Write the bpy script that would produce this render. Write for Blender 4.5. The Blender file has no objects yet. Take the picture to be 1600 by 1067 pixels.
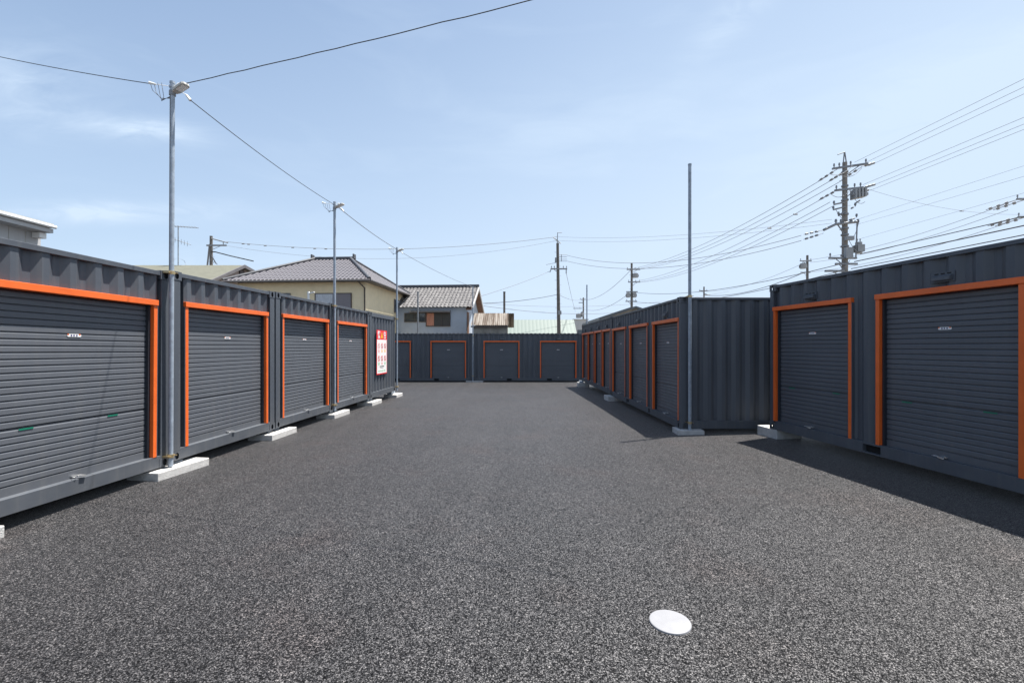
import bpy, math, random
from mathutils import Vector, Matrix
random.seed(7)
S = bpy.context.scene
COL = S.collection
R = math.radians
F = 711.0; HX = 800.0; HY = 541.0; EYE = 1.72

# ---------------------------------------------------------------- camera
cd = bpy.data.cameras.new('camera'); cam = bpy.data.objects.new('camera', cd); COL.objects.link(cam)
cam.location = (0, 0, EYE); cam.rotation_euler = (R(90), 0, 0)
cd.sensor_width = 36; cd.lens = 36*F/1600; cd.shift_y = 7.5/1600; cd.clip_start = .05; cd.clip_end = 3000
S.camera = cam
# ---------------------------------------------------------------- sun + sky
SUNV = Vector((.285, .125, 1)).normalized()
EL = math.asin(SUNV.z); AZ = math.atan2(SUNV.x, SUNV.y)
sd = bpy.data.lights.new('sun', 'SUN'); sd.energy = 5.0; sd.angle = R(.53); sd.color = (1, .965, .91)
sun = bpy.data.objects.new('sun', sd); COL.objects.link(sun)
sun.rotation_euler = (-SUNV).to_track_quat('-Z', 'Y').to_euler(); sun.location = (10, 5, 40)
W = bpy.data.worlds.new('World'); S.world = W; W.use_nodes = True
nt = W.node_tree; nt.nodes.clear()
def N(t, **k):
    n = nt.nodes.new(t)
    for a, b in k.items(): setattr(n, a, b)
    return n
sky = N('ShaderNodeTexSky', sky_type='NISHITA'); sky.sun_disc = False
sky.sun_elevation = EL; sky.sun_rotation = AZ; sky.air_density = 1.0; sky.dust_density = .8; sky.ozone_density = 1.2
tc = N('ShaderNodeTexCoord')
# thin high cloud: white veil that thickens towards the horizon and in wisps
mp = N('ShaderNodeMapping'); mp.inputs['Scale'].default_value = (1.3, 1.3, 6.0); mp.inputs['Rotation'].default_value = (R(6), R(-7), R(15))
nz = N('ShaderNodeTexNoise'); nz.inputs['Scale'].default_value = 1.9; nz.inputs['Detail'].default_value = 6; nz.inputs['Roughness'].default_value = .55; nz.inputs['Distortion'].default_value = .5
rp = N('ShaderNodeValToRGB'); rp.color_ramp.elements[0].position = .52; rp.color_ramp.elements[1].position = .85
sep = N('ShaderNodeSeparateXYZ')
hz = N('ShaderNodeMapRange'); hz.inputs['From Min'].default_value = 0.0; hz.inputs['From Max'].default_value = .75; hz.inputs['To Min'].default_value = .70; hz.inputs['To Max'].default_value = .0
rx = N('ShaderNodeMapRange'); rx.inputs['From Min'].default_value = -.75; rx.inputs['From Max'].default_value = .75; rx.inputs['To Min'].default_value = .12; rx.inputs['To Max'].default_value = .62
a1 = N('ShaderNodeMath', operation='MULTIPLY'); a1.inputs[1].default_value = .12
a2 = N('ShaderNodeMath', operation='ADD'); a3 = N('ShaderNodeMath', operation='ADD'); a3.use_clamp = True
mx = N('ShaderNodeMix', data_type='RGBA')
mx.inputs['B'].default_value = (5.7, 6.95, 8.55, 1)
bg = N('ShaderNodeBackground'); bg.inputs['Strength'].default_value = .0505
out = N('ShaderNodeOutputWorld'); L = nt.links.new
L(tc.outputs['Generated'], mp.inputs['Vector']); L(mp.outputs[0], nz.inputs['Vector']); L(nz.outputs['Fac'], rp.inputs['Fac'])
L(tc.outputs['Generated'], sep.inputs[0]); L(sep.outputs['Z'], hz.inputs['Value']); L(sep.outputs['X'], rx.inputs['Value'])
L(rp.outputs[0], a1.inputs[0]); L(a1.outputs[0], a2.inputs[0]); L(hz.outputs[0], a2.inputs[1]); L(a2.outputs[0], a3.inputs[0]); L(rx.outputs[0], a3.inputs[1])
def mth(op, a, b=None, c=None, cl=False):
    n = N('ShaderNodeMath', operation=op); n.use_clamp = cl
    for i, v in enumerate((a, b, c)):
        if v is None: continue
        if isinstance(v, (int, float)): n.inputs[i].default_value = v
        else: L(v, n.inputs[i])
    return n.outputs[0]
yy = mth('MAXIMUM', sep.outputs['Y'], .05); uu = mth('DIVIDE', sep.outputs['X'], yy); vv = mth('DIVIDE', sep.outputs['Z'], yy)
cmb = N('ShaderNodeCombineXYZ'); L(mth('MULTIPLY', uu, 3.0), cmb.inputs[0]); L(mth('MULTIPLY', vv, 11.0), cmb.inputs[1])
wz = N('ShaderNodeTexNoise'); wz.inputs['Scale'].default_value = 1.6; wz.inputs['Detail'].default_value = 7; wz.inputs['Roughness'].default_value = .6; wz.inputs['Distortion'].default_value = .8; L(cmb.outputs[0], wz.inputs['Vector'])
wn_ = mth('MULTIPLY_ADD', wz.outputs['Fac'], 2.6, -.75, cl=True); tot = a3.outputs[0]
for u0, v0, su, sv, sl, am in ((-.80, .475, .12, .028, -.12, .62), (-.90, .295, .22, .022, .02, .65), (-1.08, .57, .16, .10, -.1, .30), (-.62, .16, .3, .06, 0, .20), (1.1, .54, .30, .10, .25, .45), (.50, .74, .10, .05, .8, .25), (.2, .50, .35, .10, .1, .09)):
    du = mth('SUBTRACT', uu, u0); dv = mth('SUBTRACT', mth('SUBTRACT', vv, v0), mth('MULTIPLY', du, sl))
    q2 = mth('ADD', mth('POWER', mth('ABSOLUTE', mth('DIVIDE', du, su)), 2), mth('POWER', mth('ABSOLUTE', mth('DIVIDE', dv, sv)), 2))
    tot = mth('ADD', tot, mth('MULTIPLY', mth('MULTIPLY', mth('EXPONENT', mth('MULTIPLY', q2, -1)), wn_), am), cl=True)
L(tot, mx.inputs['Factor']); hs = N('ShaderNodeHueSaturation'); hs.inputs['Saturation'].default_value = 1.26; hs.inputs['Value'].default_value = 1.16; L(sky.outputs[0], hs.inputs['Color']); L(hs.outputs[0], mx.inputs['A']); L(mx.outputs['Result'], bg.inputs['Color']); L(bg.outputs[0], out.inputs[0])
S.view_settings.view_transform = 'Standard'; S.view_settings.look = 'None'; S.view_settings.exposure = 1.28; S.view_settings.gamma = 1

# ---------------------------------------------------------------- materials
def mat(name, col, rough=.6, metal=0, var=.0, vscale=3.0, bump=0, bscale=40, spec=.5, vstretch=(1, 1, 1), col2=None, r0=.35, r1=.65):
    m = bpy.data.materials.new(name); m.use_nodes = True
    t = m.node_tree; b = t.nodes['Principled BSDF']
    b.inputs['Roughness'].default_value = rough; b.inputs['Metallic'].default_value = metal; b.inputs['Specular IOR Level'].default_value = spec
    c = (*col, 1)
    co = t.nodes.new('ShaderNodeTexCoord'); ma = t.nodes.new('ShaderNodeMapping'); ma.inputs['Scale'].default_value = vstretch
    t.links.new(co.outputs['Object'], ma.inputs[0])
    n = t.nodes.new('ShaderNodeTexNoise'); n.inputs['Scale'].default_value = vscale; n.inputs['Detail'].default_value = 8; n.inputs['Roughness'].default_value = .62
    t.links.new(ma.outputs[0], n.inputs['Vector'])
    r = t.nodes.new('ShaderNodeValToRGB'); r.color_ramp.elements[0].position = r0; r.color_ramp.elements[1].position = r1
    if col2 is None:
        r.color_ramp.elements[0].color = tuple(max(0, x*(1-var)) for x in col)+(1,); r.color_ramp.elements[1].color = tuple(min(1, x*(1+var)) for x in col)+(1,)
    else:
        r.color_ramp.elements[0].color = c; r.color_ramp.elements[1].color = (*col2, 1)
    t.links.new(n.outputs['Fac'], r.inputs[0]); t.links.new(r.outputs[0], b.inputs['Base Color'])
    if bump:
        n2 = t.nodes.new('ShaderNodeTexNoise'); n2.inputs['Scale'].default_value = bscale; n2.inputs['Detail'].default_value = 4
        t.links.new(co.outputs['Object'], n2.inputs['Vector'])
        bp = t.nodes.new('ShaderNodeBump'); bp.inputs['Strength'].default_value = bump; bp.inputs['Distance'].default_value = .02
        t.links.new(n2.outputs['Fac'], bp.inputs['Height']); t.links.new(bp.outputs[0], b.inputs['Normal'])
    return m
M = {}
M['paint'] = mat('container_paint', (.064, .073, .089), .46, var=.10, vscale=2.2, bump=.06, bscale=14, vstretch=(1, 1, .25))
M['slat'] = mat('shutter_paint', (.084, .091, .105), .45, var=.07, vscale=2.0, bump=.03, bscale=30, vstretch=(.3, .3, 1))
def weather(m, amt):
    t = m.node_tree; b = t.nodes['Principled BSDF']; l = t.links.new
    src = b.inputs['Base Color'].links[0].from_socket
    co = t.nodes.new('ShaderNodeTexCoord'); sp = t.nodes.new('ShaderNodeSeparateXYZ'); l(co.outputs['Object'], sp.inputs[0])
    ma = t.nodes.new('ShaderNodeMapping'); ma.inputs['Scale'].default_value = (9, 9, .35); l(co.outputs['Object'], ma.inputs[0])
    n = t.nodes.new('ShaderNodeTexNoise'); n.inputs['Scale'].default_value = 1.5; n.inputs['Detail'].default_value = 6; l(ma.outputs[0], n.inputs['Vector'])
    g_ = t.nodes.new('ShaderNodeMapRange'); g_.inputs['From Min'].default_value = .55; g_.inputs['From Max'].default_value = 0; g_.inputs['To Max'].default_value = .42; l(sp.outputs['Z'], g_.inputs['Value'])
    st = t.nodes.new('ShaderNodeMapRange'); st.inputs['From Min'].default_value = .50; st.inputs['From Max'].default_value = .75; st.inputs['To Max'].default_value = .30; l(n.outputs['Fac'], st.inputs['Value'])
    n2 = t.nodes.new('ShaderNodeTexNoise'); n2.inputs['Scale'].default_value = 7; n2.inputs['Detail'].default_value = 8; l(co.outputs['Object'], n2.inputs['Vector'])
    mu = t.nodes.new('ShaderNodeMath'); mu.operation = 'MULTIPLY'; l(g_.outputs[0], mu.inputs[0]); l(n2.outputs['Fac'], mu.inputs[1])
    ad = t.nodes.new('ShaderNodeMath'); ad.operation = 'ADD'; l(mu.outputs[0], ad.inputs[0]); l(st.outputs[0], ad.inputs[1])
    am = t.nodes.new('ShaderNodeMath'); am.operation = 'MULTIPLY'; am.inputs[1].default_value = amt; l(ad.outputs[0], am.inputs[0])
    mx_ = t.nodes.new('ShaderNodeMix'); mx_.data_type = 'RGBA'; mx_.inputs['B'].default_value = (.15, .145, .135, 1); l(am.outputs[0], mx_.inputs['Factor']); l(src, mx_.inputs['A']); l(mx_.outputs['Result'], b.inputs['Base Color'])
    rr = t.nodes.new('ShaderNodeMapRange'); rr.inputs['To Min'].default_value = b.inputs['Roughness'].default_value-.06; rr.inputs['To Max'].default_value = b.inputs['Roughness'].default_value+.14; l(n2.outputs['Fac'], rr.inputs['Value']); l(rr.outputs[0], b.inputs['Roughness'])
weather(M['paint'], .75); weather(M['slat'], .55)
M['dark'] = mat('dark_guide', (.018, .022, .03), .6, var=.1)
M['black'] = mat('black_void', (.006, .006, .007), .9)
M['orange'] = mat('orange_paint', (.72, .125, .019), .38, var=.08, vscale=4, bump=.03)
M['conc'] = mat('concrete_block', (.47, .455, .435), .85, var=.12, vscale=9, bump=.35, bscale=60)
M['galv'] = mat('galvanised_steel', (.30, .345, .40), .45, .15, var=.18, vscale=14)
M['zinc'] = mat('yellow_zinc', (.46, .36, .20), .35, .7, var=.2, vscale=30)
M['silver'] = mat('silver_metal', (.6, .6, .6), .3, .8, var=.1)
M['white'] = mat('white_plastic', (.75, .75, .73), .5, var=.04)
M['lampg'] = mat('lamp_housing', (.42, .41, .38), .5, var=.08)
M['cable'] = mat('black_cable', (.03, .032, .035), .6)
M['cableg'] = mat('grey_wire', (.17, .18, .20), .6)
M['cover'] = mat('white_cover', (.215, .215, .225), .55, var=.06, vscale=12)
M['green'] = mat('green_sticker', (.004, .15, .09), .5, var=.1)
M['navy'] = mat('navy_print', (.06, .05, .16), .5)
M['cpole'] = mat('weathered_concrete_pole', (.22, .20, .18), .9, var=.2, vscale=5, bump=.1)
M['cpole2'] = mat('dark_concrete_pole', (.12, .11, .10), .9, var=.2, vscale=5)
M['gmetal'] = mat('grey_fittings', (.22, .23, .245), .6, .3, var=.15)
M['trafo'] = mat('transformer_grey', (.26, .27, .28), .5, .2, var=.1)
M['tile'] = mat('glazed_roof_tile', (.075, .07, .082), .5, var=.22, vscale=18, vstretch=(1, 1, 1))
M['tileold'] = mat('weathered_roof_tile', (.045, .042, .045), .7, vscale=6, col2=(.20, .19, .185), r0=.38, r1=.66)
M['ridge'] = mat('dark_ridge_tile', (.06, .062, .07), .5, var=.2, vscale=8)
M['beige'] = mat('beige_render', (.78, .65, .43), .85, var=.05, vscale=2, bump=.08, bscale=80)
M['brown'] = mat('brown_trim', (.075, .055, .045), .5, var=.15)
M['gutter'] = mat('grey_brown_gutter', (.13, .12, .12), .45, var=.1)
M['glass'] = mat('window_glass', (.03, .04, .05), .06, var=.3, spec=.8)
M['curtain'] = mat('white_curtain', (.5, .52, .55), .9, var=.25, vscale=10, vstretch=(6, 1, .3))
M['shut'] = mat('mauve_shutter', (.20, .18, .19), .6, var=.06, vscale=4, vstretch=(1, 1, 8))
M['shutdk'] = mat('slatted_dark_shutter', (.05, .048, .045), .6, var=.25, vscale=10, vstretch=(1, 1, 12))
M['salmon'] = mat('faded_salmon_panel', (.48, .22, .15), .8, var=.25, vscale=4, vstretch=(5, 1, .6))
M['blue'] = mat('pale_blue_render', (.37, .42, .49), .85, var=.06, vscale=1.5, bump=.06)
M['wall_w'] = mat('white_siding', (.42, .42, .42), .7, var=.04, vstretch=(4, 4, .3))
M['cream'] = mat('cream_wall', (.40, .33, .28), .85, var=.06, vscale=2)
M['shingle'] = mat('moss_green_shingle', (.115, .115, .088), .9, var=.18, vscale=7, vstretch=(.4, 2, 1), bump=.2)
M['rafter'] = mat('brown_rafters', (.16, .085, .055), .8, var=.2)
M['rust'] = mat('rusty_corrugated_iron', (.07, .048, .032), .8, vscale=2.2, col2=(.19, .165, .14), r0=.45, r1=.56, vstretch=(2.2, .12, .12))
M['shedw'] = mat('weathered_plaster', (.25, .23, .20), .9, var=.2, vscale=3)
M['mint'] = mat('pale_mint_metal_roof', (.10, .135, .12), .6, var=.03, vscale=.6)
M['metalroof'] = mat('dark_metal_roof', (.10, .11, .12), .5, .2, var=.1)
M['signred'] = mat('sign_red', (.72, .02, .03), .4); M['signw'] = mat('sign_white', (.80, .77, .76), .4)
M['yellow'] = mat('sign_yellow', (.85, .42, .02), .4); M['signgrn'] = mat('sign_green', (.2, .5, .25), .5); M['signblk'] = mat('sign_black', (.03, .03, .03), .5)
M['signpnk'] = mat('sign_pink', (.75, .25, .25), .5)

def asphalt():
    m = bpy.data.materials.new('fresh_asphalt'); m.use_nodes = True; t = m.node_tree; b = t.nodes['Principled BSDF']; l = t.links.new
    co = t.nodes.new('ShaderNodeTexCoord')
    def nn(tp, **k):
        n = t.nodes.new(tp)
        for a, c in k.items(): setattr(n, a, c)
        return n
    wn = nn('ShaderNodeTexNoise'); wn.inputs['Scale'].default_value = 60; l(co.outputs['Object'], wn.inputs['Vector'])
    wadd = nn('ShaderNodeMix', data_type='RGBA', blend_type='LINEAR_LIGHT'); wadd.inputs['Factor'].default_value = .006
    l(co.outputs['Object'], wadd.inputs['A']); l(wn.outputs['Color'], wadd.inputs['B'])
    v = nn('ShaderNodeTexVoronoi'); v.inputs['Scale'].default_value = 125; l(wadd.outputs['Result'], v.inputs['Vector'])
    v2 = nn('ShaderNodeTexVoronoi'); v2.inputs['Scale'].default_value = 85; l(wadd.outputs['Result'], v2.inputs['Vector'])
    s1 = nn('ShaderNodeSeparateColor'); l(v.outputs['Color'], s1.inputs[0])
    s2 = nn('ShaderNodeSeparateColor'); l(v2.outputs['Color'], s2.inputs[0])
    r = nn('ShaderNodeValToRGB'); cr = r.color_ramp
    cr.elements[0].position = 0; cr.elements[0].color = (.004, .004, .005, 1); cr.elements[1].position = 1; cr.elements[1].color = (.19, .178, .172, 1)
    for p, c in ((.34, (.0085, .008, .0085, 1)), (.58, (.027, .025, .0258, 1)), (.82, (.072, .067, .067, 1))):
        e = cr.elements.new(p); e.color = c
    mxx = nn('ShaderNodeMath', operation='MULTIPLY_ADD'); mxx.inputs[1].default_value = .68; l(s1.outputs[0], mxx.inputs[0])
    m3 = nn('ShaderNodeMath', operation='MULTIPLY'); m3.inputs[1].default_value = .32; l(s2.outputs[1], m3.inputs[0]); l(m3.outputs[0], mxx.inputs[2])
    l(mxx.outputs[0], r.inputs[0])
    # broad paving tone: patches and faint roller lanes
    n1 = nn('ShaderNodeTexNoise'); n1.inputs['Scale'].default_value = .55; n1.inputs['Detail'].default_value = 5; l(co.outputs['Object'], n1.inputs['Vector'])
    mp2 = nn('ShaderNodeMapping'); mp2.inputs['Scale'].default_value = (1.6, .06, 1); l(co.outputs['Object'], mp2.inputs[0])
    n2 = nn('ShaderNodeTexNoise'); n2.inputs['Scale'].default_value = 1.1; n2.inputs['Detail'].default_value = 3; l(mp2.outputs[0], n2.inputs['Vector'])
    n4 = nn('ShaderNodeTexNoise'); n4.inputs['Scale'].default_value = 7; n4.inputs['Detail'].default_value = 4; l(co.outputs['Object'], n4.inputs['Vector'])
    ad = nn('ShaderNodeMath', operation='ADD'); l(n1.outputs['Fac'], ad.inputs[0]); l(n2.outputs['Fac'], ad.inputs[1])
    ad2 = nn('ShaderNodeMath', operation='ADD'); l(ad.outputs[0], ad2.inputs[0]); l(n4.outputs['Fac'], ad2.inputs[1])
    mr = nn('ShaderNodeMapRange'); mr.inputs['From Min'].default_value = 1.1; mr.inputs['From Max'].default_value = 1.9; mr.inputs['To Min'].default_value = .76; mr.inputs['To Max'].default_value = 1.50
    l(ad2.outputs[0], mr.inputs['Value'])
    mu = nn('ShaderNodeMix', data_type='RGBA', blend_type='MULTIPLY'); mu.inputs['Factor'].default_value = 1
    n5 = nn('ShaderNodeTexNoise'); n5.inputs['Scale'].default_value = .9; n5.inputs['Detail'].default_value = 6; l(co.outputs['Object'], n5.inputs['Vector'])
    r5 = nn('ShaderNodeMapRange'); r5.inputs['From Min'].default_value = .54; r5.inputs['From Max'].default_value = .74; r5.inputs['To Max'].default_value = .75; l(n5.outputs['Fac'], r5.inputs['Value'])
    bt = nn('ShaderNodeMix', data_type='RGBA', blend_type='MULTIPLY'); bt.inputs['B'].default_value = (1.22, .98, .90, 1); l(r5.outputs[0], bt.inputs['Factor']); l(r.outputs[0], bt.inputs['A'])
    l(bt.outputs['Result'], mu.inputs['A']); l(mr.outputs[0], mu.inputs['B']); l(mu.outputs['Result'], b.inputs['Base Color'])
    po = nn('ShaderNodeMapRange'); po.inputs['From Min'].default_value = .40; po.inputs['From Max'].default_value = .62; po.inputs['To Min'].default_value = 1; po.inputs['To Max'].default_value = .16; l(v.outputs['Distance'], po.inputs['Value'])
    dp = nn('ShaderNodeMapRange'); dp.inputs['From Min'].default_value = .15; dp.inputs['From Max'].default_value = .75; dp.inputs['To Min'].default_value = .12; dp.inputs['To Max'].default_value = 1; l(mxx.outputs[0], dp.inputs['Value'])
    pm = nn('ShaderNodeMath', operation='MULTIPLY'); l(po.outputs[0], pm.inputs[0]); l(dp.outputs[0], pm.inputs[1])
    ps = nn('ShaderNodeMath', operation='MULTIPLY'); ps.inputs[1].default_value = 1.0; l(pm.outputs[0], ps.inputs[0]); l(ps.outputs[0], b.inputs['Specular IOR Level'])
    mu2 = nn('ShaderNodeMix', data_type='RGBA', blend_type='MULTIPLY'); mu2.inputs['Factor'].default_value = 1; l(mu.outputs['Result'], mu2.inputs['A']); l(po.outputs[0], mu2.inputs['B']); l(mu2.outputs['Result'], b.inputs['Base Color'])
    b.inputs['Roughness'].default_value = .52; b.inputs['Sheen Weight'].default_value = .20; b.inputs['Sheen Roughness'].default_value = .35; b.inputs['Sheen Tint'].default_value = (1, .95, .92, 1)
    bp = nn('ShaderNodeBump'); bp.inputs['Strength'].default_value = .45; bp.inputs['Distance'].default_value = .006; bp.invert = True
    l(v.outputs['Distance'], bp.inputs['Height'])
    bp2 = nn('ShaderNodeBump'); bp2.inputs['Strength'].default_value = .25; bp2.inputs['Distance'].default_value = .006
    l(s2.outputs[0], bp2.inputs['Height']); l(bp.outputs[0], bp2.inputs['Normal']); l(bp2.outputs[0], b.inputs['Normal'])
    return m
M['asphalt'] = asphalt()
M['dirt'] = mat('pale_ground', (.20, .18, .15), .95, var=.3, vscale=.5)

# ---------------------------------------------------------------- mesh helpers
class MB:
    def __init__(s, m=None): s.v = []; s.f = []; s.sm = []; s.m = m or (lambda p: p)
    def add(s, vs, fs, smooth=False):
        o = len(s.v); s.v += [tuple(s.m(p)) for p in vs]
        for f in fs: s.f.append([o+i for i in f]); s.sm.append(smooth)
    def quad(s, a, b, c, d): s.add([a, b, c, d], [(0, 1, 2, 3)])
    def poly(s, p): s.add(p, [tuple(range(len(p)))])
    def box(s, x0, x1, y0, y1, z0, z1):
        s.add([(x0, y0, z0), (x1, y0, z0), (x1, y1, z0), (x0, y1, z0), (x0, y0, z1), (x1, y0, z1), (x1, y1, z1), (x0, y1, z1)],
              [(0, 3, 2, 1), (4, 5, 6, 7), (0, 1, 5, 4), (1, 2, 6, 5), (2, 3, 7, 6), (3, 0, 4, 7)]); return s
    def prism(s, pts, n):            # polygon pts extruded by vector n
        k = len(pts); a = [Vector(p) for p in pts]; b = [p+Vector(n) for p in a]
        s.add([tuple(p) for p in a+b], [tuple(range(k))[::-1], tuple(range(k, 2*k))]+[(i, (i+1) % k, k+(i+1) % k, k+i) for i in range(k)]); return s
    def tube(s, pts, r, n=8, r1=None, cap=True):
        pts = [Vector(p) for p in pts]; m_ = len(pts); vs = []
        up = None
        for i, p in enumerate(pts):
            d = (pts[min(i+1, m_-1)]-pts[max(i-1, 0)]).normalized()
            if up is None: up = Vector((0, 0, 1)) if abs(d.z) < .9 else Vector((1, 0, 0))
            a = d.cross(up).normalized(); b = d.cross(a).normalized()
            rr = r if r1 is None else r+(r1-r)*i/(m_-1)
            vs += [tuple(p+a*rr*math.cos(2*math.pi*k/n)+b*rr*math.sin(2*math.pi*k/n)) for k in range(n)]
        fs = [(i*n+k, i*n+(k+1) % n, (i+1)*n+(k+1) % n, (i+1)*n+k) for i in range(m_-1) for k in range(n)]
        s.add(vs, fs, n > 4)
        if cap: s.add(vs[:n], [tuple(range(n))]); s.add(vs[-n:], [tuple(range(n))[::-1]])
        return s
    def build(s, name, m, parent=None, bevel=0):
        me = bpy.data.meshes.new(name); me.from_pydata(s.v, [], s.f); me.materials.append(M[m] if isinstance(m, str) else m)
        me.polygons.foreach_set('use_smooth', s.sm); me.update()
        o = bpy.data.objects.new(name, me); COL.objects.link(o)
        if parent: o.parent = parent
        if bevel:
            b = o.modifiers.new('bevel', 'BEVEL'); b.width = bevel; b.segments = 2; b.limit_method = 'ANGLE'; b.angle_limit = R(50)
        return o
def tag(o, label=None, cat=None, group=None, kind=None):
    for k, v in (('label', label), ('category', cat), ('group', group), ('kind', kind)):
        if v: o[k] = v
    return o
def empty(name, loc, rz=0, label=None, cat=None, group=None):
    o = bpy.data.objects.new(name, None); COL.objects.link(o); o.location = loc; o.rotation_euler = (0, 0, rz); o.empty_display_size = .2
    return tag(o, label, cat, group)
def P(px, py, Y): return Vector(((px-HX)/F*Y, Y, EYE+(HY-py)/F*Y))
def ss(a, b, x):
    t = max(0, min(1, (x-a)/(b-a))); return t*t*(3-2*t)
def gz(x, y):
    z = 0
    if y > 6: z = -.24*min(1, ((y-6)/19)**2)
    return z+.07*ss(2.5, 4.7, x)*(1-ss(8.3, 9.5, y))

# ---------------------------------------------------------------- ground
xs = [-26, -14]+[-9+.5*i for i in range(35)]+[10, 12, 16]; ys = [-9, -4, 0]+[.5*i for i in range(2, 62)]
g = MB(); nx = len(xs)
g.add([(x, y, gz(x, y)) for y in ys for x in xs], [(j*nx+i, j*nx+i+1, (j+1)*nx+i+1, (j+1)*nx+i) for j in range(len(ys)-1) for i in range(nx-1)], True)
e0 = [(x, -9, gz(x, -9)) for x in (xs[0], xs[-1])]
g.quad((xs[0], ys[-1], gz(xs[0], ys[-1])), (xs[-1], ys[-1], gz(xs[-1], ys[-1])), (xs[-1], ys[-1], -.6), (xs[0], ys[-1], -.6))
tag(g.build('asphalt_yard', 'asphalt'), kind='structure')
g = MB(); g.quad((-900, -900, -.32), (900, -900, -.32), (900, 1500, -.32), (-900, 1500, -.32))
tag(g.build('ground', 'dirt'), kind='structure')

# ---------------------------------------------------------------- containers
PIT = .278; CD = .045
def cprof(a, b, ph=0, depth=CD, pit=PIT):
    q = pit/4
    def d(u):
        t = (u-ph) % pit
        if t < q: return depth
        if t < 2*q: return depth*(2*q-t)/q
        if t < 3*q: return 0
        return depth*(t-3*q)/q
    pts = [a]; k = math.floor((a-ph)/q)+1
    while ph+k*q < b-1e-4:
        if ph+k*q > a+1e-4: pts.append(ph+k*q)
        k += 1
    pts.append(b)
    return [(u, d(min(max(u, a+1e-5), b-1e-5))) for u in pts]
def corr(mb, a, b, z0, z1, y0=.018, ph=0):
    pr = cprof(a, b, ph)
    mb.add([(u, y0+d, z) for u, d in pr for z in (z0, z1)], [(2*i, 2*i+2, 2*i+3, 2*i+1) for i in range(len(pr)-1)])
def casting(mb, x0, x1, y0, y1, z0, z1):
    # block whose four upright faces carry an oval lashing hole
    mb.box(x0+.035, x1-.035, y0+.035, y1-.035, z0+.002, z1-.002); mb.box(x0, x1, y0, y1, z0, z0+.001); mb.box(x0, x1, y0, y1, z1-.001, z1)
    cz = (z0+z1)/2; hv = (z1-z0)/2
    for (cx, cy, u, h) in (((x0+x1)/2, y0, (1, 0, 0), (x1-x0)/2), ((x0+x1)/2, y1, (-1, 0, 0), (x1-x0)/2), (x1, (y0+y1)/2, (0, 1, 0), (y1-y0)/2), (x0, (y0+y1)/2, (0, -1, 0), (y1-y0)/2)):
        c = Vector((cx, cy, cz)); u = Vector(u); v = Vector((0, 0, 1)); k = 24; o = []; i_ = []
        for j in range(k):
            t = 2*math.pi*(j+.0)/k+math.pi/4; a, b = math.cos(t), math.sin(t); m_ = max(abs(a), abs(b))
            o.append(tuple(c+u*h*a/m_+v*hv*b/m_)); i_.append(tuple(c+u*.034*a+v*.045*b))
        mb.add(o+i_, [(j, (j+1) % k, k+(j+1) % k, k+j) for j in range(k)])
CH = 2.591; ZB = .155; ZT = 2.53
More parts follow.
